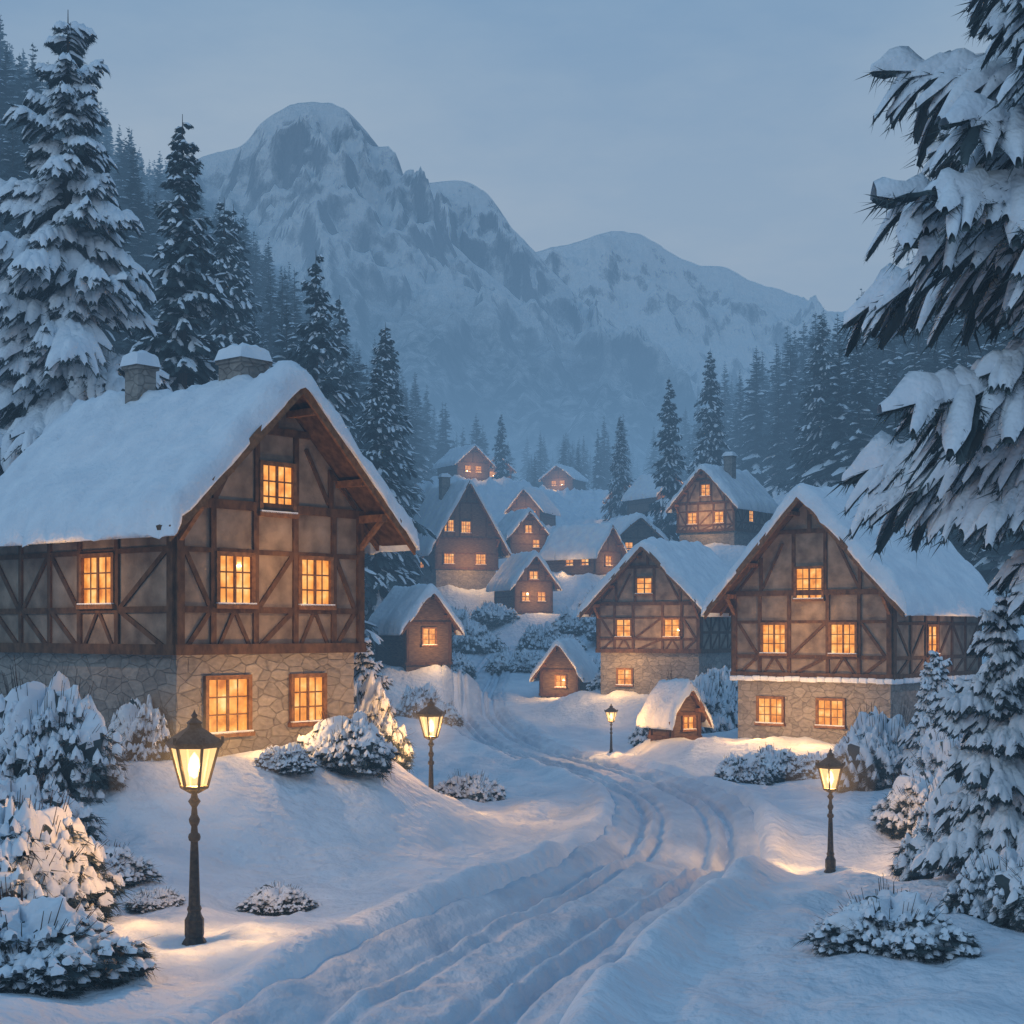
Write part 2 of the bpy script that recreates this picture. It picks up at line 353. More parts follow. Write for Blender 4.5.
    def coords(a,b,step):
        n=max(4,int((b-a)/step)); c=np.linspace(a+.3,b-.3,n)
        return np.concatenate([[a,a+.01,a+.05,a+.14],c,[b-.14,b-.05,b-.01,b]])
    uu=coords(-of-.12,L+ob+.12,.16); vv=coords(-hs-.12,hs+.12,.16)
    U,V=np.meshgrid(uu,vv,indexing='ij')
    de=np.minimum(np.minimum(U-uu[0],uu[-1]-U),np.minimum(V-vv[0],vv[-1]-V))
    prof=np.sqrt(np.clip(1-(1-np.clip(de/.2,0,1))**2,0,1))
    sd=cx*3.1+cy
    nz=fbm((U+sd)/1.1,V/1.1,4,7); nz2=fbm((U+sd)/.35,V/.35,3,9)
    av=np.sqrt(V*V+.05)-.1
    zt_=zr+t-slope*av*1.0
    Z=zt_+ (T*(1+.6*nz)+.15*nz2+.06)*prof-.02
    jag=.2*fbm((U+sd)/.45,V/.45,3,13)
    eb=1-np.clip(de/.3,0,1)
    Z=Z-eb*(.05+np.abs(jag)*1.5)
    Vd=V+np.sign(V)*jag*eb*(np.abs(V)>hs-.4); Ud=U+jag*eb*.8
    nr,nc=U.shape
    idx=np.arange(nr*nc).reshape(nr,nc)
    Z=np.maximum(Z,zr+t-slope*np.abs(V)+.05-eb*.3)
    vs=np.stack([Vd,Ud,Z],-1).reshape(-1,3).tolist()
    fs=np.stack([idx[:-1,:-1],idx[:-1,1:],idx[1:,1:],idx[1:,:-1]],-1).reshape(-1,4).tolist()
    Zb=zr+t-slope*np.abs(V)-.03-eb*.10
    o2=len(vs); vs+=np.stack([Vd,Ud,np.minimum(Zb,Z-.01)],-1).reshape(-1,3).tolist()
    fs+=(np.stack([idx[:-1,:-1],idx[1:,:-1],idx[1:,1:],idx[:-1,1:]],-1).reshape(-1,4)+o2).tolist()
    rim=list(idx[0,:])+list(idx[1:,-1])+list(idx[-1,::-1][1:])+list(idx[::-1,0][1:])
    for a,b in zip(rim[:-1],rim[1:]): fs.append([int(a),int(b),int(b)+o2,int(a)+o2])
    mb=MB(); mb.add(vs,fs,0); mb.obj('roof_snow',[M_snow],root,smooth=True)
    mf=MB(); mp=MB(); ms=MB()
    for w in wins:
        face,u,z,ww,hh=w[:5]; off=-inset if z<h1 else 0
        fw=.10 if ww>.75 else .08
        a,b,c,d=u-ww/2,u+ww/2,z-hh/2,z+hh/2
        beam(mp,face,(a,z),(b,z),hh,off-.05,off+.012)
        beam(mf,face,(a-fw/2,c-fw),(a-fw/2,d+fw),fw,off-.03,off+.095)
        beam(mf,face,(b+fw/2,c-fw),(b+fw/2,d+fw),fw,off-.03,off+.095)
        beam(mf,face,(a,d+fw/2),(b,d+fw/2),fw,off-.03,off+.095)
        beam(mf,face,(a-fw*1.4,c-fw*.6),(b+fw*1.4,c-fw*.6),fw*1.1,off-.03,off+.15)
        mn=.035
        beam(mf,face,(u,c),(u,d),mn*1.8,off,off+.055)
        for sg in (-1,1):
            m_=u+sg*(ww/4+.01)
            if ww>.9: beam(mf,face,(m_,c),(m_,d),mn*.7,off,off+.035)
        for k in (1/3,2/3) if hh>.8 else (.5,):
            beam(mf,face,(a,c+hh*k),(u-mn*.9,c+hh*k),mn,off,off+.04)
            beam(mf,face,(u+mn*.9,c+hh*k),(b,c+hh*k),mn,off,off+.04)
        beam(ms,face,(a-fw,c-fw*.02),(b+fw,c-fw*.02),.05,off+.06,off+.15)
    if wins:
        mf.obj('window_frames',[M_wood],root); mp.obj('window_panes',[M_pane],root)
        ms.obj('sill_snow',[M_snow],root)
    if ledge:
        ms=MB()
        for face,(a,b) in (('F',(-W/2-.1,W/2+.1)),('L',(0,L)),('R',(0,L))):
            n=int((b-a)/.35)
            for q in range(n):
                u0=a+(b-a)*q/n; u1=a+(b-a)*(q+1)/n
                beam(ms,face,(u0,h1-.02+jit(.02)),(u1,h1-.02+jit(.02)),.2,-.1,.16+jit(.03))
        ms.obj('ledge_snow',[M_snow],root,bevel=.05)
    for (x,y,s,top) in chims:
        mb=MB(); zz=zr-abs(x)*slope
        mb.box(x-s/2,x+s/2,y-s/2,y+s/2,zz-.6,top,0); mb.box(x-s/2-.06,x+s/2+.06,y-s/2-.06,y+s/2+.06,top,top+.1,0)
        lump_cap(mb,x-s/2-.14,x+s/2+.14,y-s/2-.14,y+s/2+.14,top+.08,.4,1)
        mb.obj('chimney',[M_stone,M_snow],root,smooth=False)
    for (face,u,o_,z,p) in glow:  # added unseen point lights, floating outside the windows without any fixture
        li=bpy.data.lights.new('added_fill_light','POINT'); li.energy=p*1.8; li.color=(1,.50,.16); li.shadow_soft_size=0
        lo=bpy.data.objects.new('added_fill_light',li); lo.location=fc[face](u,o_,z); lo.parent=root; scene.collection.objects.link(lo)
    return root
r2=lambda d:math.radians(d)
def front_center_from_left(x,y,yaw,W): c,s=math.cos(r2(yaw)),math.sin(r2(yaw)); return x+c*W/2,y+s*W/2
x,y=front_center_from_left(-7.41,33,50,5.71)
house('half_timbered_house',x,y,-2.75,50,5.71,7.5,2.2,3.5,.85,2.75,
 [('F',-1.21,3.89,.92,1.08),('F',1.25,3.89,.92,1.08),('F',.05,6.05,.92,1.08),('F',-1.3,1.02,1.15,1.2),('F',1.15,1.08,.95,1.05),('L',2.84,3.89,1.15,1.08)],
 chims=((.25,1.4,.85,9.15),(-.2,4.9,.55,9.35)),snowT=.40,of=.95,
 glow=(('F',-1.2,1.4,1.0,65),('F',1.15,1.4,1.0,45),('F',0,1.3,4.3,42),('L',2.8,1.2,3.6,28)))
x,y=14.2-.766*6.91/2,56+.643*6.91/2
house('half_timbered_house',x,y,-4.2,-40,6.91,8.1,2.3,3.45,.8,3.7,
 [('F',-1.55,3.85,1.0,1.1),('F',1.45,3.85,1.0,1.1),('F',0,6.0,1.1,1.15),('F',-1.8,1.0,1.05,.95),('F',.85,1.0,1.05,.95),('R',3.4,3.8,.8,1.05)],
 chims=((.6,4.6,.8,10.2),),snowT=.42,ledge=True,
 glow=(('F',-1.6,1.8,1.0,95),('F',1.0,1.8,1.0,95),('F',0,1.6,4.4,65),('R',3.4,1.2,3.4,40)))
house('timber_house',7.7,85,-3.6,-30,6.4,8,2.3,2.9,.7,3.2,
 [('F',-.2,6.1,.9,.85),('F',-1.5,3.7,.85,.95),('F',1.5,3.7,.85,.95),('F',-1.5,.9,.85,.85)],snowT=.4,style='half',
 glow=(('F',-1.5,1.5,1.6,130),('F',1.2,1.6,3.6,80)))
house('timber_house',-4.5,149,4.2,24,6.7,9,1.8,3.2,1.05,5.5,
 [('F',-1.9,6.1,.95,1.1),('F',-.1,6.0,.95,1.1),('F',-1.9,2.9,1.0,1.1),('F',1.5,2.9,1.0,1.1),('L',3.5,2.6,1.0,1.1)],chims=((-.8,4,.9,11.2),),style='plank',
 glow=(('F',0,2.0,2.4,220),))
house('timber_hut',-5.0,90,-2.1,30,3.0,4.2,0,2.6,.5,1.9,[('F',0,1.7,.8,.95)],style='plank',of=.5,snowT=.35,glow=(('F',0,1.3,1.4,90),))
house('timber_house',2.0,140,1.6,22,3.8,5,0,3.0,.6,2.4,[('F',0,3.5,.8,.7),('F',-.8,1.5,.7,.8),('F',.8,1.5,.7,.8)],style='plank',of=.6,glow=(('F',0,1.5,1.8,130),))
house('timber_house',1.8,165,8.3,20,4.2,6,0,2.3,.6,2.4,[('F',0,2.8,.7,.8),('F',.9,1.2,.7,.8)],style='plank',of=.6,glow=(('F',0,1.5,1.8,100),))
house('timber_house',9.6,150,5.5,48,4.2,6.5,0,2.4,.6,2.5,[('L',1.2,1.4,.9,.9),('L',3.2,1.4,.9,.9),('F',0,1.4,.9,.9)],style='plank',of=.6,glow=(('F',0,1.5,1.4,100),('L',2.2,2.2,.9,40)))
house('timber_house',16.8,130,7.3,-35,5.6,7.5,1.2,2.6,.6,3.0,[('F',0,4.8,.8,.95),('F',-1.3,2.4,.8,.95),('F',1.3,2.4,.8,.95),('R',3.0,2.6,.8,.95)],style='half',chims=((.8,3,.8,7.9),),glow=(('F',0,1.6,2.4,150),))
house('timber_shed',3.0,95,-4.2,-18,2.5,3.2,0,1.7,.45,1.7,[('F',.1,.95,.6,.7)],style='plank',of=.4,snowT=.3,glow=(('F',0,1.0,1.0,70),))
house('timber_shed',7.15,62,-4.55,30,1.5,1.4,0,1.15,.3,1.15,[('F',.15,.7,.5,.5)],style='plank',of=.35,snowT=.24,glow=(('F',.1,.8,.8,20),))
house('timber_house',13.4,160,7.5,15,5,6,0,2.4,.6,2.2,[('F',-1,1.4,.8,.8),('F',1,1.4,.8,.8)],style='plank')
for (x,y,yw,ww) in ((-6.5,250,30,6),(17,225,-20,5),(22,207,30,5),(2,219,-20,4.4),(-3,297,20,6),(10,325,-25,7)):
    z=float(base_h(x,y)); 
    house('timber_house',x,y,z+.2,yw,ww,7,0,2.8,.7,2.6,[('F',-1,1.6,1,1),('F',1,1.6,1,1)],style='plank',deep=4,glow=(('F',0,2,1.5,230),))
# ---------------------------------------------------------------- street lamps
def lathe(mb,prof,n,mi,cx=0,cy=0,rot=0):
    vs=[];fs=[]
    for r,z in prof:
        for k in range(n):
            a=2*math.pi*k/n+rot; vs.append((cx+r*math.cos(a),cy+r*math.sin(a),z))
    for i in range(len(prof)-1):
        for k in range(n):
            fs.append((i*n+k,i*n+(k+1)%n,(i+1)*n+(k+1)%n,(i+1)*n+k))
    mb.add(vs,fs,mi)
def street_lamp(x,y,z,H,power,yaw=0):
    root=bpy.data.objects.new('street_lamp',None); scene.collection.objects.link(root)
    root.location=(x,y,z); s=H/3.2; root.scale=(s,s,s); root.rotation_euler=(0,0,yaw)
    mb=MB()
    lathe(mb,[(.001,-.3),(.17,-.3),(.17,.10),(.15,.14),(.12,.18),(.13,.22),(.13,.42),(.10,.47),(.085,.52),(.10,.56),(.085,.6)],8,0,rot=.39)
    lathe(mb,[(.08,.58),(.07,.9),(.058,1.3),(.05,1.46),(.075,1.48),(.085,1.52),(.075,1.56),(.05,1.58),(.042,1.66),(.07,1.72),(.075,1.76),(.045,1.82),(.036,1.92),(.06,1.96),(.085,2.0),(.05,2.05),(.04,2.10),(.07,2.13),(.09,2.15),(.09,2.18),(.001,2.18)],12,0)
    for k in range(6):
        a=2*math.pi*k/6; c,s_=math.cos(a),math.sin(a)
        mb.box8([(.05*c-.012*s_,.05*s_+.012*c,2.10),(.05*c+.012*s_,.05*s_-.012*c,2.10),(.18*c+.012*s_,.18*s_-.012*c,2.17),(.18*c-.012*s_,.18*s_+.012*c,2.17),
                 (.05*c-.012*s_,.05*s_+.012*c,2.14),(.05*c+.012*s_,.05*s_-.012*c,2.14),(.18*c+.012*s_,.18*s_-.012*c,2.20),(.18*c-.012*s_,.18*s_+.012*c,2.20)],0)
    mb.obj('post',[M_iron],root,smooth=False)
    n=6; r0,r1,za,zb=.17,.33,2.18,2.76
    mb=MB()
    lathe(mb,[(r0+.015,za-.01),(r0+.03,za+.03),(r0,za+.04)],n,0)
    for k in range(n):
        a=2*math.pi*k/n; c,s_=math.cos(a),math.sin(a); tx,ty=-s_*.017,c*.017
        p=[]
        for r,zz in ((r0,za),(r1,zb)):
            for dr,dt in ((-.012,-1),(.02,-1),(.02,1),(-.012,1)):
                p.append(((r+dr)*c+tx*dt,(r+dr)*s_+ty*dt,zz))
        mb.box8(p,0)
    lathe(mb,[(r1-.03,zb-.03),(r1+.02,zb-.04),(r1+.05,zb),(r1+.07,zb+.03),(r1+.02,zb+.07),(.24,zb+.14),(.17,zb+.19),(.10,zb+.23),(.09,zb+.27),(.11,zb+.29),(.06,zb+.33),(.03,zb+.36),(.045,zb+.39),(.02,zb+.42),(.001,zb+.47)],n,0)
    for k in range(n):
        a=2*math.pi*k/n; mb.box((r1+.05)*math.cos(a)-.018,(r1+.05)*math.cos(a)+.018,(r1+.05)*math.sin(a)-.018,(r1+.05)*math.sin(a)+.018,zb+.02,zb+.11,0)
    mb.obj('lantern_frame',[M_iron],root)
    mb=MB(); lathe(mb,[(r0-.005,za+.02),(r1-.012,zb-.01)],n,0); mb.obj('lantern_glass',[M_glass],root)
    mb=MB(); lathe(mb,[(.001,za+.12),(.06,za+.16),(.09,za+.25),(.06,za+.40),(.001,za+.48)],12,0); mb.obj('lamp_mantle',[M_bulb],root,smooth=True)
    for R_,hm in HALO:  # nested self-glowing spheres imitate the halo round the lantern
        mb=MB(); lathe(mb,[(max(.001,R_*math.sin(q*math.pi/12)),za+.3-R_*math.cos(q*math.pi/12)) for q in range(13)],24,0); mb.obj('halo_glow',[hm],root,smooth=True)
    li=bpy.data.lights.new('lamp_light','POINT'); li.energy=power; li.color=(1,.50,.16); li.shadow_soft_size=.05
    lo=bpy.data.objects.new('lamp_light',li); lo.location=(0,0,za+.27); lo.parent=root; scene.collection.objects.link(lo)
street_lamp(-4.32,20.4,-4.36,3.25,520)
street_lamp(-2.09,38.75,-4.95,3.2,850,.3)
street_lamp(7.24,34.1,-5.6,2.9,680,.2)
street_lamp(4.1,62,-5.35,2.3,480,.1)
# ---------------------------------------------------------------- spruces and bushes
def build_pads(A,D,L,W,T,dr,snow,nu,nv,nn,g,nl=.5,nwid=.1,sw=.85,uw=.95):
    n=len(A); A=np.array(A);D=np.array(D);L=np.array(L)[:,None];W=np.array(W)[:,None];T=np.array(T)[:,None];dr=np.array(dr)[:,None]; snow=np.array(snow)
    D=D/np.linalg.norm(D,axis=1,keepdims=True)
    up=np.array([0,0,1.]); S=np.cross(D,up); S/=np.maximum(1e-6,np.linalg.norm(S,axis=1,keepdims=True))
    t=np.linspace(0,1,nu)[None,:]; v=np.sin(np.linspace(-math.pi/2,math.pi/2,nv))[None,None,:]
    bend=g.normal(0,.10,(n,1))
    def center(tt):
        c=A[:,None,:]+D[:,None,:]*(L*tt)[:,:,None]+S[:,None,:]*(L*bend*tt**2)[:,:,None]; c[:,:,2]-=dr*L*tt**2; return c
    C=center(t*np.ones((n,1)))
    pr=np.sin(np.pi*(.08+.86*t))**.55
    ph=g.uniform(0,6.28,(n,2))
    wr=1+.20*np.sin(5*t+ph[:,:1])+.13*np.sin(11*t+ph[:,1:])
    w=W*pr*wr
    V=[];F=[];M=[]
    i=np.arange(nu*nv).reshape(nu,nv)
    q=np.stack([i[:-1,:-1],i[1:,:-1],i[1:,1:],i[:-1,1:]],-1).reshape(-1,4)
    off=0
    w2=w*uw
    P=C[:,:,None,:]+S[:,None,None,:]*(w2[:,:,None]*v)[...,None]
    P[...,2]-= .45*w2[:,:,None]*v**2+.05
    P+=g.normal(0,1,P.shape)*(W*.06)[:,:,None,None]
    V.append(P.reshape(-1,3)); F.append((q[None]+np.arange(n)[:,None,None]*(nu*nv)).reshape(-1,4)); M.append(np.full(n*len(q),1)); off+=n*nu*nv
    k=np.where(snow)[0]; m=len(k)
    if m:
        ws=w[k]*sw
        ph2=g.uniform(0,6.28,(m,1,1))
        asym=1+.15*np.sin(3*v+4*t[:,:,None]+ph2)
        P=C[k][:,:,None,:]+S[k][:,None,None,:]*(ws[:,:,None]*v*asym)[...,None]
        h=T[k]*pr*(1+.3*np.sin(7*t+ph[k][:,1:]))
        P[...,2]+= h[:,:,None]*np.sqrt(np.clip(1-v**2,0,1))*(1+.15*np.sin(5*v+9*t[:,:,None]+ph2))-.42*ws[:,:,None]*v**2
        V.append(P.reshape(-1,3)); F.append((q[None]+np.arange(m)[:,None,None]*(nu*nv)).reshape(-1,4)+off); M.append(np.full(m*len(q),0)); off+=m*nu*nv
    F=[f.tolist() for f in F]
    if nn:
        tt=g.uniform(.05,1,(n,nn)); sg=g.choice([-1,1],(n,nn)); vv=g.uniform(.3,1.05,(n,nn))*sg
        c=center(tt)
        ww=W*np.sin(np.pi*(.08+.86*tt))**.55
        c=c+S[:,None,:]*(ww*vv)[...,None]; c[:,:,2]-=.45*ww*vv**2+.03
        d=D[:,None,:]*g.uniform(.2,1.,(n,nn,1))+S[:,None,:]*(sg*g.uniform(.1,1.,(n,nn)))[...,None]; d[:,:,2]+=g.uniform(-1.1,.0,(n,nn))
        d/=np.linalg.norm(d,axis=2,keepdims=True)
        ln=(W*nl)*g.uniform(.5,1.4,(n,nn)); pw=np.cross(d,g.normal(0,1,(n,nn,3))); pw/=np.maximum(1e-6,np.linalg.norm(pw,axis=2,keepdims=True))
        wd=(ln*nwid*2)[...,None]
        a=c-pw*wd; b=c+pw*wd; e=c+d*ln[...,None]
        V.append(np.stack([a,b,e],2).reshape(-1,3)); 
        tri=(np.arange(n*nn*3).reshape(-1,3)+off).tolist(); F.append(tri); M.append(np.full(n*nn,1)); off+=n*nn*3
    return np.concatenate(V),[x for f in F for x in f],np.concatenate(M)
def mesh_from(name,V,F,Mi,extra=None):
    me=bpy.data.meshes.new(name)
    V=V.tolist(); Mi=list(map(int,Mi))
    if extra: 
        for (ev,ef,mi) in extra:
            b=len(V); V+=ev; F=F+[[b+i for i in f] for f in ef]; Mi+= [mi]*len(ef)
    me.from_pydata(V,[],F)
    for m in (M_tsnow,M_needle,M_bark): me.materials.append(m)
    me.polygons.foreach_set('material_index',Mi)
    me.polygons.foreach_set('use_smooth',[i!=1 for i in Mi]); me.update()
    return me
def spruce_mesh(name,H,R,step,nb,sub,snowp,seed,nn,zmin=.06,pw=.75,droop=.35,nu=4,nv=4,nl=.5,nwid=.1,thick=.4,slim=.26,sw=.85,pt0=.05,uw=.95,wmin=.018,lowtaper=0):
    g=np.random.default_rng(seed)
    A=[];D=[];L=[];W=[];T=[];dr=[];sn=[]
    def pad(a,d,l,w,th,q,s): A.append(a);D.append(d);L.append(l);W.append(w);T.append(th);dr.append(q);sn.append(s)
    z=zmin*H; ev=[];ef=[]
    def stick(p,q,r):
        b=len(ev)
        for c,rr in ((p,r),(q,r*.4)):
            for a in range(4): ev.append((c[0]+rr*math.cos(a*1.57),c[1]+rr*math.sin(a*1.57)*.5,c[2]+rr*math.sin(a*1.57)))
        for a in range(4): ef.append((b+a,b+(a+1)%4,b+4+(a+1)%4,b+4+a))
    while z<H*.985:
        fr=(z/H); r=R*(1-fr)**pw*g.uniform(.75,1.15)+.04*R
        if lowtaper: r*=min(1,.60+.40*max(0,(z-zmin*H)/lowtaper))
        for b in range(nb if fr<.9 else max(4,nb-3)):
            az=g.uniform(0,2*math.pi); l=r*g.uniform(.6,1.22)
            dh=np.array([math.cos(az),math.sin(az),0]); sd=np.array([-dh[1],dh[0],0])
            pt=pt0+.5*fr**2-.25*(1-fr)+g.uniform(-.1,.1); dp=droop*g.uniform(.5,1.4)
            z0=z+g.uniform(-.5,.5)*step
            P=lambda t: np.array([0,0,z0])+dh*l*t+np.array([0,0,l*(pt*t-dp*t*t+.18*t**4)])
            if sub==0:
                d=dh+np.array([0,0,pt]); pad(P(.08),d,l,.24*l+.05,.10*l*thick*2,dp,g.random()<snowp)
            else:
                stick(P(0),P(.5),.035*l**.5); stick(P(.5),P(.95),.02*l**.5)
                for k in range(sub):
                    t=.18+.76*k/(sub-1) if sub>1 else .5
                    for sg in (-1,1):
                        ll=l*(.46-.26*t)*g.uniform(.6,1.3)+.06*R*.5
                        d=dh*(.55+.5*t)+sd*sg*g.uniform(.35,.95)+np.array([0,0,-.30-.3*t+pt*.5+g.uniform(-.12,.1)])
                        w_=slim*ll+wmin*R
                        pad(P(t+g.uniform(-.04,.04)),d,ll,w_,w_*thick,g.uniform(.25,.7),g.random()<snowp)
                for t in np.linspace(.12,.86,max(2,sub//2+1)):
                    d=P(min(1,t+.1))-P(t); pad(P(t),d,l*.32,.07*l,.09*l*thick,.15,g.random()<snowp)
        z+=step*g.uniform(.7,1.3)*(1-.45*fr)
    V,F,Mi=build_pads(A,D,L,W,T,dr,sn,nu,nv,nn,g,nl,nwid,sw,uw)
    n=8; bb=len(ev)
    for i,zz in enumerate((-1.0,.3*H,.7*H,H)):
        rr=(.016*H+.03)*(1-max(0,zz)/H)+.01
        for k in range(n): ev.append((rr*math.cos(2*math.pi*k/n),rr*math.sin(2*math.pi*k/n),zz))
    for i in range(3):
        for k in range(n): ef.append((bb+i*n+k,bb+i*n+(k+1)%n,bb+(i+1)*n+(k+1)%n,bb+(i+1)*n+k))
    return mesh_from(name,V,F,Mi,[(ev,ef,2)])
def place(name,me,x,y,s=1,rz=0,dz=-.1,parent=None,sz=None):
    o=bpy.data.objects.new(name,me); z=float(ground_h(x,y))
    o.location=(x,y,z+dz); o.rotation_euler=(0,0,rz); o.scale=(s,s,sz or s); scene.collection.objects.link(o)
    if parent: o.parent=parent
    return o
me=spruce_mesh('spruce_right',24,3.75,.78,8,12,.93,18,70,zmin=.235,pw=.34,droop=.42,nu=8,nv=7,nl=1.3,nwid=.02,thick=1.1,slim=.12,sw=.95,pt0=.10,uw=.7,wmin=.012,lowtaper=4.5)
place('spruce_tree',me,9.6,24,1,.6)
me=spruce_mesh('spruce_left',24,4.8,.95,8,9,.9,12,34,zmin=.1,pw=.72,droop=.55,nu=6,nv=5,nl=1.1,nwid=.03,thick=1.0,slim=.15,sw=.95,uw=.75,wmin=.014)
place('spruce_tree',me,-14.8,50,1.06,1,sz=1.03)
me2=spruce_mesh('spruce_b',22,3.2,.7,8,4,.42,13,16,pw=.8,nl=.9,nwid=.07,thick=.3,droop=.45,slim=.2)
me3=spruce_mesh('spruce_c',20,3.0,.7,8,4,.32,14,16,pw=.85,nl=.9,nwid=.07,thick=.3,droop=.45,slim=.2)
for (x,y,top,me,H) in ((-14.5,66,22.9,me2,22),(-16.5,86,25,me3,20),(-22.5,70,21,me2,22),(-11.5,88,22.5,me3,20),(-9.7,115,23.8,me2,22),(-9,100,18.5,me3,20),(17.8,170,28.9,me3,20),(23.8,180,34,me2,22),(37,160,36,me2,22),(31,150,32,me3,20),(-19.5,105,30,me2,22),(-13.8,120,27,me3,20),(-13,158,32,me2,22),(-26,92,30,me3,20),(15.5,215,31,me2,22),(-2,275,40,me3,20)):
    z=float(ground_h(x,y)); s=max(.45,(top-z)/H)
    place('spruce_tree',me,x,y,min(s,1.25)*.97,random.uniform(0,6),-.2,sz=s)
me5=spruce_mesh('spruce_young',5.3,1.55,.34,8,6,.95,15,36,zmin=.04,pw=.7,droop=.5,nu=6,nv=5,nl=1.2,nwid=.028,thick=1.1,slim=.19,sw=.95,uw=.8)
place('spruce_tree',me5,8.9,27,1,0)
place('spruce_tree',me5,-4.3,43.5,.85,1)
place('spruce_tree',me5,13.0,46,.8,2)
def bush_mesh(name,R,H,n,seed,nn=14,thick=.5):
    g=np.random.default_rng(seed); A=[];D=[];L=[];W=[];T=[];dr=[];sn=[]
    ph=g.uniform(0,6,4)
    def lump(az,el): return 1+.20*math.sin(3*az+ph[0])*math.cos(el)+.14*math.sin(5*az+ph[1])*math.cos(2*el)+.10*math.sin(7*el+ph[2])*math.cos(el)
    for i in range(n):
        az=g.uniform(0,2*math.pi); el=math.asin(g.uniform(-.05,.85)); rr=g.uniform(.76,1.0)
        d=np.array([math.cos(az)*math.cos(el),math.sin(az)*math.cos(el),math.sin(el)])
        A.append(d*np.array([R,R,H])*rr*lump(az,el)); tw=g.uniform(-.9,.9); 
        D.append(np.array([math.cos(az+tw),math.sin(az+tw),g.uniform(-.15,.2)]))
        l=R*g.uniform(.06,.17); L.append(l); W.append(l*.5); T.append(l*.5*thick*(.8+.6*math.sin(el))); dr.append(g.uniform(.0,.4)); sn.append(g.random()<.45+.5*math.sin(el))
    V,F,Mi=build_pads(A,D,L,W,T,dr,sn,4,5,nn,g,2.1,.018,1.0,.8)
    nu,nv=36,72; cv=[];cf=[]
    for i in range(nu):
        for j in range(nv):
            el=math.pi/2*(i/(nu-1)*1.05-.05) ; az=2*math.pi*j/nv
            cx_,cy_=math.cos(az)*math.cos(el),math.sin(az)*math.cos(el)
            nz=float(fbm(cx_*3.5+5,cy_*3.5+el*2,3,seed))*.24+float(fbm(cx_*9,cy_*9+el*5,2,seed+5))*.12
            rr=(.96+nz)*lump(az,el)*(.62+.38*min(1,max(0,el)/.55))
            cv.append((R*rr*cx_,R*rr*cy_,H*rr*math.sin(el)))
    lo=[];hi=[]
    for i in range(nu-1):
        for j in range(nv):
            f=(i*nv+j,i*nv+(j+1)%nv,(i+1)*nv+(j+1)%nv,(i+1)*nv+j); az=2*math.pi*j/nv
            lim=.24+.30*float(fbm(math.cos(az)*4,math.sin(az)*4,3,seed+3)); q=i/nu
            sp_=float(vnoise(math.cos(az)*7+9,math.sin(az)*7+q*9+9,seed+8))
            (hi if (q>lim and sp_>.14) else lo).append(f)
    ev=[];ef=[]
    for i in range(220):
        az=g.uniform(0,6.28); el=g.uniform(.0,1.2); q0=np.array([math.cos(az)*R*.3,math.sin(az)*R*.3,.1*H]); rr=g.uniform(1.0,1.22)*lump(az,el)
        p=np.array([math.cos(az)*math.cos(el)*R*rr,math.sin(az)*math.cos(el)*R*rr,H*rr*math.sin(el)+.04])
        b=len(ev)
        for q,w in ((q0,.014),(p,.004)):
            for a in range(3): ev.append(tuple(q+w*np.array([math.cos(a*2.09),math.sin(a*2.09),0])))
        ef+=[(b,b+1,b+4,b+3),(b+1,b+2,b+5,b+4),(b+2,b,b+3,b+5)]
    return mesh_from(name,V,F,Mi,[(ev,ef,2),(cv,lo,1),(list(cv),hi,0)])
BM=[bush_mesh('bush_mesh_%d'%i,1,.95,1200,40+i,14,1.2) for i in range(4)]
BL=[(-9.6,31,1.4,2.1),(-8.2,33.5,.8,1.3),(-9.2,27.5,1.2,1.3),(-4.2,41,1.2,2.0),(-3.7,34,1.0,1.1),(-4.9,32.6,.6,.5),(-1.3,45,.9,.9),(-7.1,21,1.35,1.6),(-5.9,18,1.15,.85),(-3.8,24.5,.5,.36),(-5.6,23.5,.4,.3),
(-6.9,25,.7,.6),(8.3,70,1.8,2.9),(6.6,68,1.1,1.6),(9.9,72,1.6,2.9),(7.9,52,.9,.9),(9.3,53.5,1.1,1.0),(10.8,53,1.0,.8),(11.8,48,1.5,2.5),(12.6,42,1.5,2.1),(5.05,20,.85,.72),(7.7,23,.9,1.1),(8.3,22,1.0,1.3),(9.2,30,1.2,1.7),
(-.2,112,1.6,1.8),(-5.5,105,1.8,2),(-4.2,108,1.5,1.8),(-6.8,112,1.8,2.2),(-3.6,124,2.2,2.6),(-5.5,130,2.4,2.8),(-1.8,137,1.8,2),(1.4,110,1.2,1.4),(5.0,104,1.5,1.8),(2.6,126,1.8,2.0),(4.2,124,1.6,1.8),(-5.2,84,1.3,1.6),(-3.6,81,.9,1.1),(5.9,90,1.2,1.3),(11.5,82,1.5,2),(6,132,2,2.0),(8,126,1.6,1.8),(9,140,2,2.3),(12,125,2,2.4),(-9,138,2.4,3),(5,158,2,2.3),(10.6,38,1.3,1.3)]
for i,(x,y,r,h) in enumerate(BL):
    place('snowy_bush',BM[i%4],x,y,r,random.uniform(0,6),-.06*r,sz=h)
forest=bpy.data.objects.new('spruce_forest',None); scene.collection.objects.link(forest)
FM=[spruce_mesh('forest_spruce_%d'%i,20,3.0+.3*i,.75,7,0,.28,60+i,9,pw=.85,nl=.9,nwid=.12,thick=.35,droop=.3,nu=4,nv=3) for i in range(4)]
g=np.random.default_rng(5); cnt=0
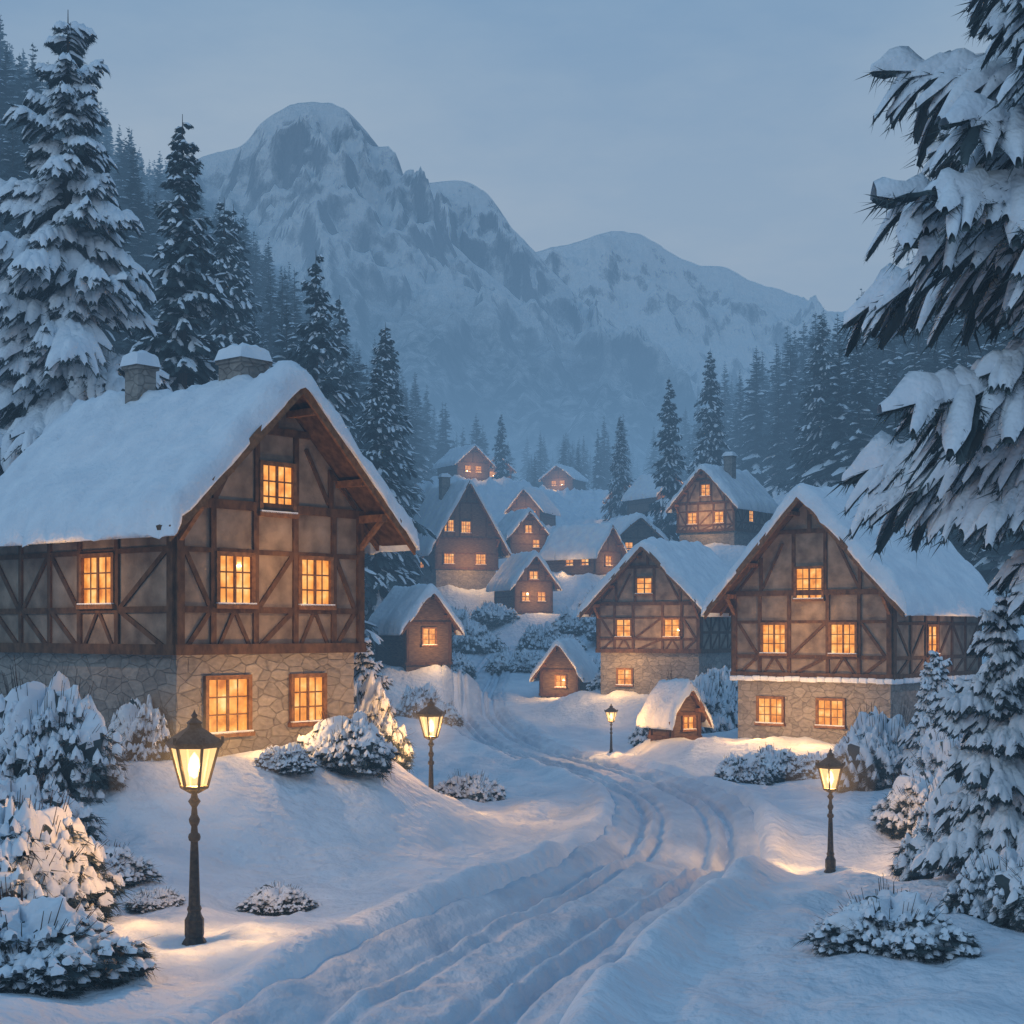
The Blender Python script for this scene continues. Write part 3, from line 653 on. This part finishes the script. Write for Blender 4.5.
for it in range(12000):
    y=100*math.exp(g.uniform(0,math.log(950/100))); 
    x=g.uniform(-1,1)*(14+.42*y)
    xl=-12-.012*y+ .05*max(0,y-300); xr=21+.075*y-.10*max(0,y-300)
    if xl<x<xr:
        if y<360 or g.random()<.45: continue
    if any(math.hypot(x-p[0],y-p[1])<p[3]+3.5 for p in PADS): continue
    if abs(x+6.5*y/250)<.025*y and 160<y<250: continue
    h=g.uniform(.55,1.2)
    place('spruce_%d'%cnt,FM[cnt%4],x,y,h*g.uniform(.8,1.05),g.uniform(0,6),-.4,forest,sz=h)
    cnt+=1
    if cnt>2300: break
print('forest',cnt)
# ---------------------------------------------------------------- mist layer in the valley
m,nt,o=new_mat('valley_mist'); L=nt.links.new
sig=1/560
ab=N(nt,'ShaderNodeVolumeAbsorption'); ab.inputs['Color'].default_value=(0,0,0,1); ab.inputs['Density'].default_value=sig
em=N(nt,'ShaderNodeEmission'); em.inputs[0].default_value=(.145,.285,.47,1); em.inputs[1].default_value=sig  # emission stands in for sky light scattered by the mist
ad=N(nt,'ShaderNodeAddShader'); L(ab.outputs[0],ad.inputs[0]); L(em.outputs[0],ad.inputs[1]); L(ad.outputs[0],o.inputs['Volume'])
mb=MB(); mb.box(-3500,3500,-300,6500,-60,105,0); mb.obj('valley_mist',[m])
# ---------------------------------------------------------------- sky and sun
w=bpy.data.worlds.new('World'); scene.world=w; w.use_nodes=True; nt=w.node_tree; nt.nodes.clear(); L=nt.links.new
o=nt.nodes.new('ShaderNodeOutputWorld'); bg=nt.nodes.new('ShaderNodeBackground'); L(bg.outputs[0],o.inputs[0])
sk=nt.nodes.new('ShaderNodeTexSky'); sk.sky_type='NISHITA'; sk.sun_disc=False; sk.sun_elevation=r2(4); sk.sun_rotation=r2(200)
tc=nt.nodes.new('ShaderNodeTexCoord'); sp=nt.nodes.new('ShaderNodeSeparateXYZ'); L(tc.outputs['Generated'],sp.inputs[0])
r=ramp(nt,[(0,(.64,.67,.71)),(.20,(.68,.71,.74)),(.27,(.60,.67,.745)),(.40,(.345,.505,.70)),(1,(.105,.295,.56))]); L(sp.outputs[2],r.inputs[0])
nz=nt.nodes.new('ShaderNodeTexNoise'); nz.inputs['Scale'].default_value=3; nz.inputs['Detail'].default_value=6; nz.inputs['Roughness'].default_value=.6
mp=nt.nodes.new('ShaderNodeMapping'); mp.inputs['Scale'].default_value=(1,1,2.8); L(tc.outputs['Generated'],mp.inputs[0]); L(mp.outputs[0],nz.inputs['Vector'])
cr=ramp(nt,[(.35,(.84,.90,.96)),(.68,(1.2,1.13,1.05))]); L(nz.outputs['Fac'],cr.inputs[0])
ml=nt.nodes.new('ShaderNodeMixRGB'); ml.blend_type='MULTIPLY'; ml.inputs[0].default_value=1; L(r.outputs[0],ml.inputs[1]); L(cr.outputs[0],ml.inputs[2])
sc=nt.nodes.new('ShaderNodeMixRGB'); sc.blend_type='MULTIPLY'; sc.inputs[0].default_value=1; L(sk.outputs[0],sc.inputs[1]); sc.inputs[2].default_value=(.08,.08,.08,1)
mx=nt.nodes.new('ShaderNodeMixRGB'); mx.inputs[0].default_value=.06; L(ml.outputs[0],mx.inputs[1]); L(sc.outputs[0],mx.inputs[2])
L(mx.outputs[0],bg.inputs[0]); bg.inputs[1].default_value=.82
sl=bpy.data.lights.new('sun','SUN'); sl.energy=.42; sl.angle=r2(12); sl.color=(.66,.85,1)
so=bpy.data.objects.new('sun',sl); scene.collection.objects.link(so)
so.rotation_euler=Vector((.80,.55,-.48)).to_track_quat('-Z','Y').to_euler()
# ---------------------------------------------------------------- camera
cam=bpy.data.cameras.new('camera'); cam.sensor_width=36; cam.lens=36*1500/1024; cam.shift_y=118/1024; cam.clip_end=20000; cam.clip_start=.1
co=bpy.data.objects.new('camera',cam); scene.collection.objects.link(co); co.rotation_euler=(math.pi/2,0,0); scene.camera=co
